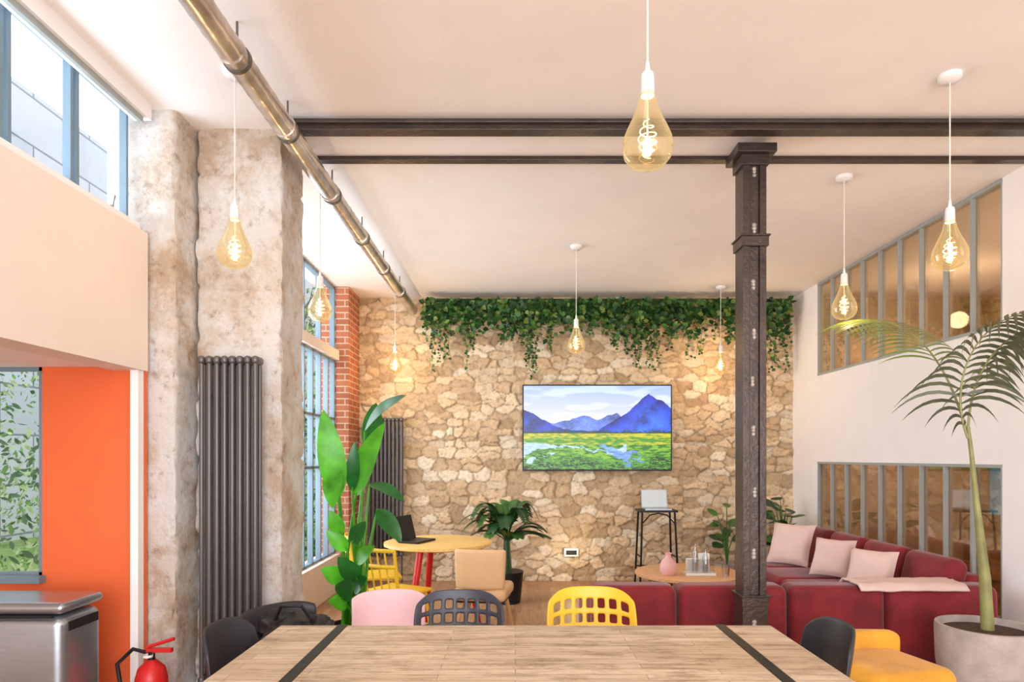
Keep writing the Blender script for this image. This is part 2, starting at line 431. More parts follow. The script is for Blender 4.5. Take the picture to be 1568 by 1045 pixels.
# column
b=MB(); cx,cy=1.355,3.76
b.box(cx-.04,cx+.04,cy-.05,cy+.05,0,3.15,M_iron)
for sx in (-1,1):
    b.box(cx+sx*.054-.012,cx+sx*.054+.012,cy-.068,cy+.068,0,3.14,M_iron)
    for sy in (-1,1): b.box(cx+sx*.038-.01,cx+sx*.038+.01,cy+sy*.062-.006,cy+sy*.062+.006,0,3.14,M_iron)
for z in (2.62,.58,.12):
    b.box(cx-.076,cx+.076,cy-.08,cy+.08,z-.028,z+.028,M_iron); b.box(cx-.084,cx+.084,cy-.088,cy+.088,z+.028,z+.038,M_iron)
b.box(cx-.072,cx+.072,cy-.075,cy+.075,.12,.58,M_iron)
b.box(cx-.078,cx+.078,cy-.08,cy+.08,3.05,3.11,M_iron); b.box(cx-.11,cx+.11,cy-.11,cy+.11,3.11,3.16,M_iron)
for z in (3.02,2.7,2.38,2.1,1.83,1.55,1.2,.85,.45):
    yy=cy-.0505 if z>.6 else cy-.0755
    xx=cx+R(-.008,.008)
    for dz in (-.02,0,.018): b.tube([(xx,yy+.003,z+dz),(xx,yy-.004,z+dz)],[R(.012,.017),.009],M_bolt,10)
b.build('iron_column',smooth=False,bevel=.004)
# duct
b=MB(); dx,dz,dr=-1.15,3.045,.053
pts=[];rs=[]; n=420
for i in range(n+1):
    y=-1.5+8.82*i/n; pts.append((dx,y,dz)); rs.append(dr+(.002 if i%5==0 else 0))
b.tube(pts,rs,M_duct,28)
for y in (.8,1.9,2.7,3.3,4.1,4.9,5.7,6.5):
    b.tube([(dx,y-.012,dz),(dx,y+.012,dz)],dr+.006,M_clamp,28)
    b.tube([(dx,y-.06,dz),(dx,y-.045,dz)],dr+.005,M_duct,28)
    b.tube([(dx,y,dz+dr),(dx,y,3.2)],.005,M_clamp,6)
b.build('ventilation_duct')
def radiator(name,x0,x1,y,z0,z1,n):
    b=MB(); p=(x1-x0)/n
    for i in range(n):
        x=x0+p*(i+.5)
        for yy in (y-.03,y+.03):
            b.tube([(x,yy,z0+.01),(x,yy,z0+.05),(x,yy,z1-.05),(x,yy,z1-.01)],[p*.25,p*.3,p*.3,p*.25],M_rad,12)
        for z in (z0,z1-.035):
            b.rbox((x,y,z+.018),(p*.92,.1,.045),.018,M_rad,3,1)
    for x in (x0+.04,x1-.04):
        for z in (z0+.2,z1-.2): b.box(x-.01,x+.01,y,y+.08,z-.01,z+.01,M_rad)
    b.tube([(x0+.02,y,z0),(x0+.02,y,0.001)],.01,M_rad,8); b.tube([(x1-.02,y,z0),(x1-.02,y,0.001)],.01,M_rad,8)
    b.build(name)
radiator('column_radiator',-1.68,-1.355,3.485,.2,1.93,8)
radiator('column_radiator',-1.64,-1.24,7.26,.3,1.83,9)

# ---------------------------------------------------------------- pendant bulbs
def ambermat():
    m=bpy.data.materials.new('amber_glass'); m.use_nodes=True; nt=m.node_tree
    b=nt.nodes['Principled BSDF']; nt.nodes.remove(b); out=nt.nodes['Material Output']
    t=nt.nodes.new('ShaderNodeBsdfTransparent'); t.inputs[0].default_value=(1,.93,.76,1)
    g=nt.nodes.new('ShaderNodeBsdfGlossy'); g.inputs['Roughness'].default_value=.03; g.inputs['Color'].default_value=(1,.92,.75,1)
    e=nt.nodes.new('ShaderNodeEmission'); e.inputs[0].default_value=(1,.68,.28,1); e.inputs[1].default_value=1.0
    lw=nt.nodes.new('ShaderNodeLayerWeight'); lw.inputs['Blend'].default_value=.3
    ma=nt.nodes.new('ShaderNodeMath'); ma.operation='MULTIPLY_ADD'; ma.inputs[1].default_value=.75; ma.inputs[2].default_value=.16
    nt.links.new(lw.outputs['Facing'],ma.inputs[0])
    mx=nt.nodes.new('ShaderNodeMixShader'); nt.links.new(ma.outputs[0],mx.inputs[0])
    ad=nt.nodes.new('ShaderNodeMixShader'); ad.inputs[0].default_value=.6
    nt.links.new(g.outputs[0],ad.inputs[1]); nt.links.new(e.outputs[0],ad.inputs[2])
    nt.links.new(t.outputs[0],mx.inputs[1]); nt.links.new(ad.outputs[0],mx.inputs[2])
    nt.links.new(mx.outputs[0],out.inputs['Surface']); return m
M_amber=ambermat(); M_fil=emit('filament_glow',(1,.66,.26,1),6)
M_cord=mat('cord_fabric',S(232,224,212),.8)
def pendant(x,y,zb=2.28,pw=11):
    b=MB()
    prof=[(.0005,0),(.03,.004),(.055,.017),(.071,.038),(.077,.066),(.074,.094),(.062,.124),(.047,.155),(.034,.186),(.027,.212),(.022,.232)]
    b.lathe(prof,(0,0,0),M_amber,32)
    b.lathe([(.0005,.295),(.017,.295),(.02,.285),(.021,.235),(.0205,.225),(.0005,.225)],(0,0,0),M_sock,20)
    b.tube([(0,0,.29),(0,0,.33)],[.01,.005],M_sock,10)
    H=3.2-zb
    b.tube([(0,0,.32),(0,0,H-.02)],.003,M_cord,6)
    b.lathe([(.0005,H-.035),(.035,H-.033),(.05,H-.02),(.052,H),(.0005,H)],(0,0,0),M_sock,24)
    pts=[]
    for i in range(121):
        t=i/120; a=t*2*math.pi*5; rr=.028*math.sin(math.pi*(t*.85+.1))
        pts.append((rr*math.cos(a),rr*math.sin(a),.035+t*.12))
    b.tube(pts,.0011,M_fil,6)
    b.tube([(0,0,.225),(0,0,.06)],.002,M_sock,6)
    o=b.build('pendant_lamp',(x,y,zb))
    l=bpy.data.lights.new('bulb_light','POINT'); l.energy=pw; l.color=(1,.70,.38); l.shadow_soft_size=.012
    lo=bpy.data.objects.new('bulb_light',l); sc.collection.objects.link(lo); lo.parent=o; lo.location=(0,0,.09)
for p in ((.405,2.0),(2.05,3.08),(2.11,4.19),(.52,5.57),(2.17,6.9),(-1.31,3.05),(-1.27,4.25),(-1.27,6.9)):
    pendant(*p,pw=15 if p[1]>6.5 else (3.5 if p[0]<-1.3 else 5.5))

# ---------------------------------------------------------------- TV
def tv():
    X0,X1,Z0,Z1=.08,1.745,1.245,2.205; y=7.27
    b=MB(); b.box(X0,X1,y,y+.045,Z0,Z1,M_bmetal); b.box(X0+.5,X1-.5,y+.045,7.352,Z0+.3,Z1-.3,M_bmetal)
    body=b.build('television',smooth=False,bevel=.004)
    nu,nv=420,240
    U,V=np.meshgrid(np.linspace(0,1,nu+1),np.linspace(0,1,nv+1))
    def NZ(su,sv,o,seed):
        return np.array([[noise.fractal((u*su,v*sv,seed),.9,2.0,o) for u in np.linspace(0,1,nu+1)] for v in np.linspace(0,1,nv+1)])
    N1=NZ(9,7,5,1.3); N2=NZ(22,60,4,7.7); N3=NZ(3,9,3,4.1); N4=NZ(60,90,3,2.2)
    img=np.zeros(U.shape+(3,))
    sky1=np.array(S(176,198,250)[:3]); sky2=np.array(S(246,240,252)[:3])
    t=np.clip((V-.5)/.5,0,1)[...,None]; img[:]=sky2*(1-t)+sky1*t
    img+=np.clip(N3,0,.4)[...,None]*.5
    def mount(prof,c1,c2,amp,seed,con):
        row=np.array([noise.fractal((u*14,seed,0),.9,2.0,5) for u in np.linspace(0,1,nu+1)])
        h=np.interp(U,[p[0] for p in prof],[p[1] for p in prof])+amp*row[None,:]
        mk=V<h; tt=np.clip((h-V)/.3,0,1)[...,None]
        rid=np.clip(.5+con*(N1+.3*np.sin((U*3-V*2)*9))+.35*N4,0,1.2)[...,None]
        col=(np.array(c2[:3])*(1-tt)+np.array(c1[:3])*tt)*(.4+1.1*rid)
        img[mk]=col[mk]
    mount([(0,.56),(.2,.55),(.32,.60),(.42,.65),(.5,.59),(.56,.64),(.64,.67),(.7,.6),(1,.6)],S(130,165,240),S(96,122,220),.02,1.1,.5)
    mount([(0,.72),(.06,.67),(.13,.6),(.2,.53),(.27,.48),(.5,.45),(1,.45)],S(52,90,190),S(28,48,160),.015,4.1,.8)
    mount([(0,.3),(.5,.46),(.58,.55),(.66,.63),(.72,.7),(.78,.8),(.85,.91),(.9,.84),(.95,.82),(1,.74)],S(50,100,226),S(26,40,160),.02,6.1,.9)
    tree=V<(.455+.02*N2+.015*N4); img[tree]=(np.array(S(20,64,50)[:3])*(1+.8*N2[...,None]))[tree]
    mead=V<.43; g=np.clip(.5+1.1*N2+.35*N1+.4*np.sin(V*50),0,1)[...,None]
    md=np.array(S(70,156,14)[:3])*(1-g)+np.array(S(222,206,36)[:3])*g
    img[mead]=md[mead]
    d1=V<.3; gg=np.clip(.5+1.5*N2,0,1)[...,None]; md2=np.array(S(40,120,16)[:3])*(1-gg)+np.array(S(150,200,40)[:3])*gg; img[d1]=md2[d1]
    riv=(np.abs(V-.25-.06*N1-.02*np.sin(U*9))<(.035+.03*np.sin(U*7+2)+.02*N2))&(U<.7); img[riv]=(np.array(S(190,220,252)[:3])*(1+.3*N2[...,None]))[riv]
    riv2=(np.abs(U-(.86-V*.9)-.1*N1)<(.10-.25*V))&(V<.3); img[riv2]=(np.array(S(130,172,246)[:3])*(1+.6*N2[...,None]))[riv2]
    riv3=(np.abs(U-(.02+V*.8)-.08*N1)<.05)&(V<.2); img[riv3]=np.array(S(200,226,252)[:3])
    fo=V<(.12+.12*N1+.06*N2+.04*N4+.04*np.sin(U*8)); s2=np.clip(.4+1.2*N4+1.2*N2,0,1)[...,None]
    fc=np.array(S(8,56,10)[:3])*(1-s2)+np.array(S(100,176,40)[:3])*s2; img[fo]=fc[fo]
    vs=[(X0+.014+(X1-X0-.028)*i/nu,y-.002,Z0+.016+(Z1-Z0-.03)*j/nv) for j in range(nv+1) for i in range(nu+1)]
    fs=[(j*(nu+1)+i,j*(nu+1)+i+1,(j+1)*(nu+1)+i+1,(j+1)*(nu+1)+i) for j in range(nv) for i in range(nu)]
    me=bpy.data.meshes.new('screen'); me.from_pydata(vs,[],fs); me.materials.append(M_screen)
    at=me.color_attributes.new('Col','FLOAT_COLOR','POINT')
    arr=np.concatenate([np.clip(img,0,1),np.ones(U.shape+(1,))],axis=2).astype(np.float32).ravel(); at.data.foreach_set('color',arr)
    s_=bpy.data.objects.new('screen',me); sc.collection.objects.link(s_); s_.parent=body
tv()

# ---------------------------------------------------------------- ivy garland
def small_leaf(b,p,s,m):
    d=Vector((R(-.8,.8),R(-.9,.1),R(-1,.25))).normalized(); n=Vector((R(-.6,.6),-1,R(-.2,.7))).normalized()
    sd=d.cross(n)
    if sd.length<.05: return
    sd.normalize(); up=sd.cross(d)
    P=Vector(p)
    vs=[P,P+d*.3*s+sd*.42*s+up*.05*s,P+d*.62*s+sd*.3*s,P+d*s,P+d*.62*s-sd*.3*s,P+d*.3*s-sd*.42*s+up*.05*s,P+d*.5*s-up*.06*s]
    b.add(vs,[(0,1,6),(1,2,6),(2,3,6),(3,4,6),(4,5,6),(5,0,6)],m)
b=MB(); GL=[G1,G1,G2,G3,G1,G2]
for i in range(2600):
    x=R(-1.0,3.0); dense=.12+.10*(noise.noise((x*3,0,2))+.5)
    small_leaf(b,(x,R(7.1,7.27),3.12-abs(random.gauss(0,1))*dense*.8),R(.05,.085),random.choice(GL))
clumps=[(-.74,.66),(-.9,.35),(.2,.66),(.0,.4),(.42,.4),(1.1,.58),(1.48,.66),(1.25,.45),(2.05,.5),(2.4,.4),(2.92,.66),(2.8,.35),(.75,.25),(-.45,.5),(1.75,.4),(.1,.55),(1.38,.55)]
for cxx,L in clumps:
    for k in range(5):
        x=min(2.99,max(-.98,cxx+random.gauss(0,.08))); l=L*R(.5,1.1); y=R(7.15,7.28); pts=[]
        n=int(l/.026)
        for i in range(n):
            t=i/max(1,n-1); px=x+.05*noise.noise((x*5,t*3,k)); pz=3.0-l*t; pts.append((px,y,pz))
            small_leaf(b,(px+R(-.025,.025),y+R(-.03,.01),pz),R(.035,.065)*(1-.25*t),random.choice(GL))
        if len(pts)>2: b.tube(pts,.002,G1,4)
b.tube([(-1.0,7.22,3.13),(3.04,7.22,3.13)],.02,G1,6)
b.build('ivy_garland',smooth=False)

# ---------------------------------------------------------------- dining table
b=MB()
b.box(-.905,.985,1.0,2.52,.705,.75,M_table)
for x in (-.665,.79):
    b.box(x-.02,x+.02,.995,2.526,.700,.7525,M_bmetal)
    for y in (1.15,2.36):
        b.box(x-.03,x+.03,y-.03,y+.03,0,.70,M_bmetal)
    b.box(x-.025,x+.025,1.15,2.36,.64,.70,M_bmetal)
b.box(-.66,.79,1.73,1.79,.62,.68,M_bmetal)
b.build('dining_table',smooth=False,bevel=.003)

# ---------------------------------------------------------------- chairs
def shell_chair(name,loc,rot,m,lattice=False,top=.80,legm=None,hw=.215):
    legm=legm or M_bmetal
    P=[(-.22,.425),(-.19,.452),(-.08,.445),(.05,.432),(.14,.44),(.185,.49),(.21,.58),(.235,.69),(.255,top)]
    def cr(t):
        t=t*(len(P)-1); i=min(int(t),len(P)-2); f=t-i
        p0=P[max(i-1,0)];p1=P[i];p2=P[i+1];p3=P[min(i+2,len(P)-1)]
        return [0.5*((2*p1[k])+(-p0[k]+p2[k])*f+(2*p0[k]-5*p1[k]+4*p2[k]-p3[k])*f*f+(-p0[k]+3*p1[k]-3*p2[k]+p3[k])*f**3) for k in (0,1)]
    def fn(u,v):
        y,z=cr(v); s_=u*2-1
        w=hw
        if v<.12: w=hw*(.86+.14*math.sin(v/.12*math.pi/2))
        bk=max(0,min(1,(v-.5)/.3))
        if v>.5: w=hw*(1-.06*math.sin((v-.5)/.5*math.pi))
        rt=max(0,(v-.80)/.20); x=s_*w*(1-.10*rt*rt)
        z-= (abs(s_)**5)*.06*rt
        y-= bk*.075*abs(s_)**2.2; z+= (1-bk)*.03*abs(s_)**3
        return (x,y,z)
    b=MB(); nu,nv=(39,72) if lattice else (24,32)
    hole=None
    if lattice:
        def hole(i,j):
            if j<38 or j>68 or i<2 or i>36: return False
            return (i-2)%5 in (1,2,3) and (j-38)%5 in (1,2,3)
    b.grid(fn,nu,nv,m,hole)
    sh=b.build('shell',solid=.011,sub=1)
    e=bpy.data.objects.new(name,None); sc.collection.objects.link(e); e.location=loc; e.rotation_euler=(0,0,rot)
    sh.parent=e
    b=MB()
    for sx in (-1,1):
        b.tube([(sx*.15,-.14,.435),(sx*.2,-.2,0)],[.013,.009],legm,8)
        b.tube([(sx*.15,.12,.43),(sx*.2,.22,0)],[.013,.009],legm,8)
        b.tube([(sx*.15,-.14,.42),(sx*.15,.12,.42)],.01,legm,8)
    b.tube([(-.15,-.1,.42),(.15,-.1,.42)],.01,legm,8)
    l=b.build('legs'); l.parent=e
    return e
shell_chair('dining_chair',(-.254,2.78,0),0,M_lat,True,top=.785)
shell_chair('dining_chair',(.345,2.78,0),0,M_yel,True,top=.80)
shell_chair('dining_chair',(-.80,2.26,0),math.pi/2-.05,M_black,top=.825,hw=.19)
shell_chair('dining_chair',(.90,2.28,0),-math.pi/2-.02,M_black,top=.825,hw=.19)
shell_chair('dining_chair',(-.62,3.25,0),.25,M_pink,top=.66,legm=M_wleg,hw=.2)
shell_chair('dining_chair',(-1.0,3.0,0),.9,M_black,top=.60)
b=MB()
def lump(c,sx,sy,sz,m,seed=0,amp=.3,n=26):
    def fn(u,v):
        a=u*2*math.pi; t=(v-.5)*math.pi
        d=Vector((math.cos(a)*math.cos(t),math.sin(a)*math.cos(t),math.sin(t)))
        k=1+amp*noise.noise(d*2.3+Vector((seed,0,0)))+amp*.4*noise.noise(d*6+Vector((0,seed,0)))
        return (c[0]+d.x*sx*k,c[1]+d.y*sy*k,c[2]+d.z*sz*k)
    b.grid(fn,n,n,m)
M_bag=mat('black_nylon',S(28,28,32),.35,bs=.4,bscale=25)
lump((0,0,.10),.17,.12,.11,M_bag,3); lump((-.09,.03,.15),.09,.09,.08,M_bag,8); lump((.1,-.02,.13),.08,.08,.07,M_bag,5)
b.tube([(-.08,-.05,.2),(-.04,-.09,.27),(.05,-.09,.27),(.09,-.05,.19)],.009,M_bag,8)
b.build('black_bag',(-.99,2.96,.475))

b=MB()
b.rbox((0,0,.38),(.46,.46,.16),.06,M_mus); 
def curv(w): w=w.copy(); w.y+= -1.2*w.x*w.x; return w
b.rbox((0,.2,.44),(.47,.09,.2),.04,M_mus,deform=curv)
for sx in (-1,1):
    for sy in (-1,1): b.tube([(sx*.16,sy*.16,.32),(sx*.19,sy*.19,0)],[.016,.01],M_wleg,8)
b.build('lounge_chair',(1.70,3.05,0),.25)

# beige chair (back towards the camera)
b=MB()
b.rbox((0,0,.43),(.38,.40,.09),.035,M_beige)
def curv2(w): w=w.copy(); w.y+=  1.3*w.x*w.x; w.x*=1+.25*(w.z); return w
b.rbox((0,-.19,.61),(.36,.05,.28),.024,M_beige,deform=curv2)
b.box(-.17,.17,-.16,.16,.37,.39,M_bmetal)
for sx in (-1,1):
    for sy in (-1,1): b.tube([(sx*.13,sy*.13,.38),(sx*.21,sy*.21,0)],[.018,.011],M_wleg,8)
b.build('upholstered_chair',(-.225,4.75,0),-.15)

def yellow_chair(loc,rot):
    b=MB(); m=M_yel
    b.rbox((0,0,.45),(.38,.38,.025),.012,m,3,2)
    for sx in (-1,1):
        b.tube([(sx*.15,-.15,.44),(sx*.19,-.2,0)],[.014,.01],m,8)
        b.tube([(sx*.19,.2,0),(sx*.16,.16,.44),(sx*.17,.22,.78)],[.01,.014,.011],m,8)
    def rail(z,y): b.tube([(-.17,y,z),(-.09,y+.03,z),(.09,y+.03,z),(.17,y,z)],.014,m,8)
    rail(.77,.215); rail(.66,.2)
    for i in range(4): 
        x=-.1+.066*i; b.tube([(x,.17,.45),(x,.235,.76)],.006,m,6)
    b.tube([(-.17,-.17,.2),(.17,-.17,.2)],.008,m,6); b.tube([(-.17,.18,.2),(.17,.18,.2)],.008,m,6)
    b.build('slat_chair',loc,rot)
yellow_chair((-1.12,5.25,0),math.pi/2+.3); yellow_chair((-.85,4.62,0),math.pi-.5)

b=MB()
b.lathe([(.0005,0),(.40,0),(.42,.008),(.42,.028),(.40,.034),(.0005,.034)],(0,0,.71),M_ytop,48)
for a in (200,320,80):
    a=math.radians(a); b.tube([(.2*math.cos(a),.2*math.sin(a),.71),(.34*math.cos(a),.34*math.sin(a),0)],[.028,.018],M_red,12)
b.lathe([(.0005,0),(.1,0),(.1,.01),(.0005,.01)],(0,0,.70),M_bmetal,20)
b.build('round_table',(-.6,5.1,0),.6)
b=MB(); b.box(-.13,.13,-.09,.09,0,.014,M_bmetal)
b.M=Matrix.Translation((0,.09,.01))@Matrix.Rotation(math.radians(-15),4,'X')
b.box(-.13,.13,0,.01,0,.19,M_bmetal)
b.build('laptop',(-.76,5.05,.746),1.15,smooth=False,bevel=.003)
# ---------------------------------------------------------------- bistro stand + laptop
b=MB(); zt=.84
b.box(-.2,.2,-.14,.14,zt-.02,zt,M_bmetal)
for sx in (-1,1):
    for sy in (-1,1): b.tube([(sx*.17,sy*.11,zt-.02),(sx*.2,sy*.15,0)],.011,M_bmetal,8)
    b.tube([(sx*.185,-.13,.35),(sx*.185,.13,.35)],.008,M_bmetal,6)
    b.tube([(sx*.17,-.11,.7),(sx*.09,-.11,.79),(0,-.11,.81)],.007,M_bmetal,6)
for sy in (-1,1): b.tube([(-.19,sy*.14,.22),(.19,sy*.14,.22)],.008,M_bmetal,6)
b.build('bar_stool',(1.50,6.95,0))
b=MB(); M_scr=emit('laptop_screen',S(190,196,198),.25)
b.box(-.14,.14,-.1,.1,0,.015,M_steel)
b.M=Matrix.Translation((0,.1,.012))@Matrix.Rotation(math.radians(-12),4,'X')
b.box(-.14,.14,0,.008,0,.2,M_steel); b.box(-.13,.13,-.002,0,.012,.19,M_scr)
b.build('laptop',(1.50,6.93,.841),smooth=False)

# ---------------------------------------------------------------- coffee table + things
b=MB()
b.lathe([(.0005,0),(.42,0),(.435,.008),(.435,.026),(.42,.032),(.0005,.032)],(0,0,.42),M_ctop,48)
for a in (30,150,270):
    a=math.radians(a); b.tube([(.2*math.cos(a),.2*math.sin(a),.42),(.28*math.cos(a),.28*math.sin(a),0)],[.02,.013],M_wleg,10)
b.build('coffee_table',(1.43,5.4,0))
M_vase=mat('pink_ceramic',S(226,174,168),.5,var=.05)
b=MB(); b.lathe([(.0005,0),(.05,0),(.068,.03),(.07,.07),(.055,.11),(.025,.14),(.022,.16),(.03,.175),(.026,.175),(.018,.16),(.02,.14)],(0,0,0),M_vase,28)
b.build('bud_vase',(1.23,5.25,.453))
M_clear=glassmat('tumbler_glass',(.96,.98,.98,1),.12)
b=MB(); b.box(-.12,.12,-.05,.05,0,.02,M_sock); b.box(-.11,.11,-.045,-.04,.02,.13,M_clear)
b.box(.0,.08,.0,.03,.02,.17,M_sock); b.box(-.1,-.02,0,.03,.02,.13,M_sock)
b.lathe([(.022,0),(.022,.16),(.01,.19),(.01,.24)],(-.04,-.02,.02),M_clear,16); b.lathe([(.022,0),(.022,.12),(.01,.15),(.01,.2)],(.04,-.03,.02),M_clear,16)
b.build('condiment_tray',(1.48,5.25,.453))
b=MB(); b.lathe([(.0005,0),(.026,0),(.032,.1),(.030,.1),(.024,.004)],(0,0,0),M_clear,20); b.build('drinking_glass',(1.66,5.15,.453))

# ---------------------------------------------------------------- sofa
b=MB(); m=M_velvet
xs=[.47,1.0,1.68,2.28,2.98]
for i in range(4):
    x0,x1=xs[i]+.004,xs[i+1]-.004; c=(x0+x1)/2
    def bulge(w): w=w.copy(); w.y*=1+.12*(1-abs(w.z)/.3); return w
    b.rbox((c,4.1,.355),(x1-x0,.2,.5),.055,m,4,3,bulge)
    if i<3: b.rbox((c,4.55,.26),(x1-x0,.72,.3),.05,m)
for i in range(4):
    y0=4.22+.56*i; y1=y0+.55; c=(y0+y1)/2
    b.rbox((3.0,c,.37),(.16,y1-y0,.52),.055,m)
    b.rbox((2.52,c,.26),(.74,y1-y0,.3),.05,m)
    rt=Matrix.Rotation(math.radians(14),3,'Y')
    b.rbox((2.86,c,.555),(.15,y1-y0-.03,.36),.065,m,rot=rt)
for x in (.55,1.7,2.9):
    for y in (4.08,4.8): b.box(x-.025,x+.025,y-.025,y+.025,0,.12,M_bmetal)
for x in (2.25,2.95): b.box(x-.025,x+.025,6.3,6.35,0,.12,M_bmetal)
b.build('sectional_sofa')
def pillow(loc,s_,T,rx,rz,m=M_pillow):
    b=MB()
    b.M=Matrix.Rotation(rz,4,'Z')@Matrix.Rotation(rx,4,'X')
    for sg in (-1,1):
        def fn(u,v):
            a=u*2-1;c=v*2-1; t=T*((1-a**4)*(1-c**4))**.6
            k=1-.07*(1-abs(a)**2)*abs(c)**3; k2=1-.07*(1-abs(c)**2)*abs(a)**3
            return (a*s_*k2,sg*t+.01*noise.noise((a*2,c*2,loc[0]*9)),c*s_*k)
        b.grid(fn,14,14,m)
    b.build('throw_pillow',loc,angle=80)
pillow((2.53,6.0,.60),.20,.06,math.radians(-24),math.radians(-50))
pillow((2.6,5.35,.575),.165,.055,math.radians(-26),math.radians(-50))
pillow((2.57,4.72,.575),.165,.055,math.radians(-26),math.radians(-50))
b=MB()
def fn(u,v):
    x=2.1+.66*u; t=v*2-1
    y=4.1+t*.135; z=.62-.035*max(0,abs(t)-.7)/.3+.008*noise.noise((x*9,t*4,1))
    return (x,y,z)
b.grid(fn,30,14,M_pillow); b.build('throw_blanket',solid=.012)

# ---------------------------------------------------------------- plants
b=MB()
b.lathe([(.0005,0),(.13,0),(.16,.28),(.165,.3),(.15,.3),(.145,.27),(.0005,.27)],(-1.07,4.3,0),M_bmetal,28)
b.lathe([(.0005,.28),(.148,.272)],(-1.07,4.3,0),M_soil,20)
BL=[
 ((-1.0,4.35,1.57),(-.71,4.25,1.80),.20,GB2,(0,-.6,1)),
 ((-1.14,4.2,1.14),(-1.22,4.15,1.70),.17,GB,(.3,-1,.1)),
 ((-1.05,4.3,1.15),(-.84,4.2,1.62),.16,GB,(-.3,-1,.2)),
 ((-1.06,4.25,1.18),(-1.03,4.2,1.5),.09,GB2,(.1,-1,.2)),
 ((-1.15,4.2,1.36),(-1.16,4.15,1.07),.14,GB,(-.2,-1,0)),
 ((-.97,4.35,1.22),(-.73,4.3,1.10),.13,GB2,(0,-.4,1)),
 ((-.92,4.35,1.05),(-.75,4.3,.84),.12,GB2,(.3,-1,.4)),
 ((-1.08,4.2,.80),(-1.2,4.15,.93),.10,GB,(0,-1,.5)),
 ((-1.02,4.2,.72),(-.88,4.1,.84),.10,GB,(0,-1,.5)),
 ((-1.1,4.2,.60),(-1.22,4.1,.70),.12,GB,(0,-1,.5)),
 ((-1.04,4.2,.55),(-.93,4.1,.64),.12,GB2,(0,-1,.5)),
 ((-1.12,4.2,.9),(-1.18,4.15,1.06),.10,GB,(.2,-1,.2)),
 ((-1.05,4.2,.85),(-.95,4.15,.99),.10,GB2,(0,-1,.2)),
 ((-1.08,4.18,.45),(-1.17,4.08,.5),.11,GB,(0,-1,.6)),
 ((-1.05,4.18,.42),(-.96,4.08,.5),.11,GB,(0,-1,.6)),
 ((-1.1,4.15,.5),(-1.02,4.05,.64),.13,GB2,(0,-1,.3)),
 ((-1.0,4.15,.62),(-1.1,4.05,.78),.12,GB2,(0,-1,.3)),
 ((-1.0,4.4,1.45),(-.98,4.6,1.78),.14,GB2,(.5,-1,.2))]
for i,(lb,tp,w,mm,nn) in enumerate(BL):
    bx=-1.07+R(-.06,.06); by=4.3+R(-.05,.05)
    s0=Vector((bx,by,.27)); e0=Vector(lb); mid=Vector((bx*.6+lb[0]*.4,by*.6+lb[1]*.4,.27+(lb[2]-.27)*.6))
    b.tube([s0,mid,e0,e0+(Vector(tp)-e0)*.25],[.014,.011,.007,.004],GB,8)
    b.leaf(lb,tp,w,mm,nn,droop=.06,fold=.12,n=12,shape=.8)
b.build('banana_plant')

def frond(b,pts,L,m,sm,n=26,wid=.02,drop=.5,spread=.8,t0=.2):
    pts=[Vector(p) for p in pts]
    def bz(t):
        P=pts[:]
        while len(P)>1: P=[P[i].lerp(P[i+1],t) for i in range(len(P)-1)]
        return P[0]
    cur=[bz(i/20) for i in range(21)]
    b.tube(cur,[.007*(1-.75*i/20) for i in range(21)],sm,6)
    for i in range(n):
        t=t0+(1-t0)*i/(n-1); p=bz(t); tg=(bz(min(1,t+.02))-bz(max(0,t-.02))).normalized()
        sd=tg.cross(Vector((0,0,1)))
        if sd.length<.05: sd=Vector((1,0,0))
        sd.normalize()
        l=L*(.35+.65*math.sin(math.pi*min(1,t*.9+.02)))*R(.92,1.06)
        for s_ in (-1,1):
            d=(sd*s_*spread+tg*.45+Vector((0,0,.2))).normalized()
            q=[p]
            for k in range(1,8):
                dd=(d+Vector((0,0,-drop*k/4))).normalized(); q.append(q[-1]+dd*l/7)
            vs=[];W=[.35,.9,1,1,.9,.7,.4,.03]
            wd=tg.copy()
            for k,c in enumerate(q):
                wv=wd*wid*W[k]*.5; vs+=[c-wv,c+wv+Vector((0,0,.001))]
            b.add(vs,[(2*k,2*k+1,2*k+3,2*k+2) for k in range(7)],m)
b=MB(); px,py=2.52,3.49
b.lathe([(.0005,0),(.17,0),(.2,.05),(.235,.3),(.24,.47),(.237,.5),(.215,.5),(.212,.46),(.0005,.46)],(px,py,0),M_pot,40)
b.lathe([(.0005,.478),(.1,.475),(.214,.465)],(px,py,0),M_soil,24)
b.tube([(2.525,3.49,.46),(2.51,3.49,.75),(2.465,3.49,1.15),(2.44,3.49,1.4),(2.42,3.49,1.56)],[.032,.027,.015,.011,.009],GPS,12)
frond(b,[(2.42,3.49,1.5),(2.34,3.54,1.78),(2.40,3.44,2.14),(2.56,3.2,2.12)],.46,GP,GPS,22,.018,.8,1.0,.08)
frond(b,[(2.42,3.49,1.5),(2.46,3.56,1.9),(2.66,3.5,2.2),(2.80,3.2,2.0)],.40,GP,GPS,20,.018,.8,1.0,.2)
frond(b,[(2.42,3.49,1.5),(2.42,3.7,2.1),(2.36,4.1,2.35),(2.25,4.5,2.3)],.36,G3,GPS,26,.016,.5,1.0,.3)
b.build('potted_palm')

b=MB()
b.lathe([(.0005,0),(.13,0),(.16,.3),(.15,.3),(.0005,.27)],(0,0,0),M_bmetal,24)
b.tube([(0,0,.27),(0,0,.6)],[.05,.03],G1,8)
for i in range(25):
    a=2*math.pi*i/25+R(-.2,.2); l=R(.30,.5); h=R(.10,.50)
    p0=Vector((0,0,.58)); p2=Vector((math.cos(a)*l,math.sin(a)*l*.55,.58+h*.5)); p1=Vector((math.cos(a)*l*.5,math.sin(a)*l*.3,.60+h*1.2))
    frond(b,[p0,p1,p2],.11,random.choice([G1,G2,G1]),G1,20,.028,.2)
b.build('potted_fern',(-.08,6.3,0))

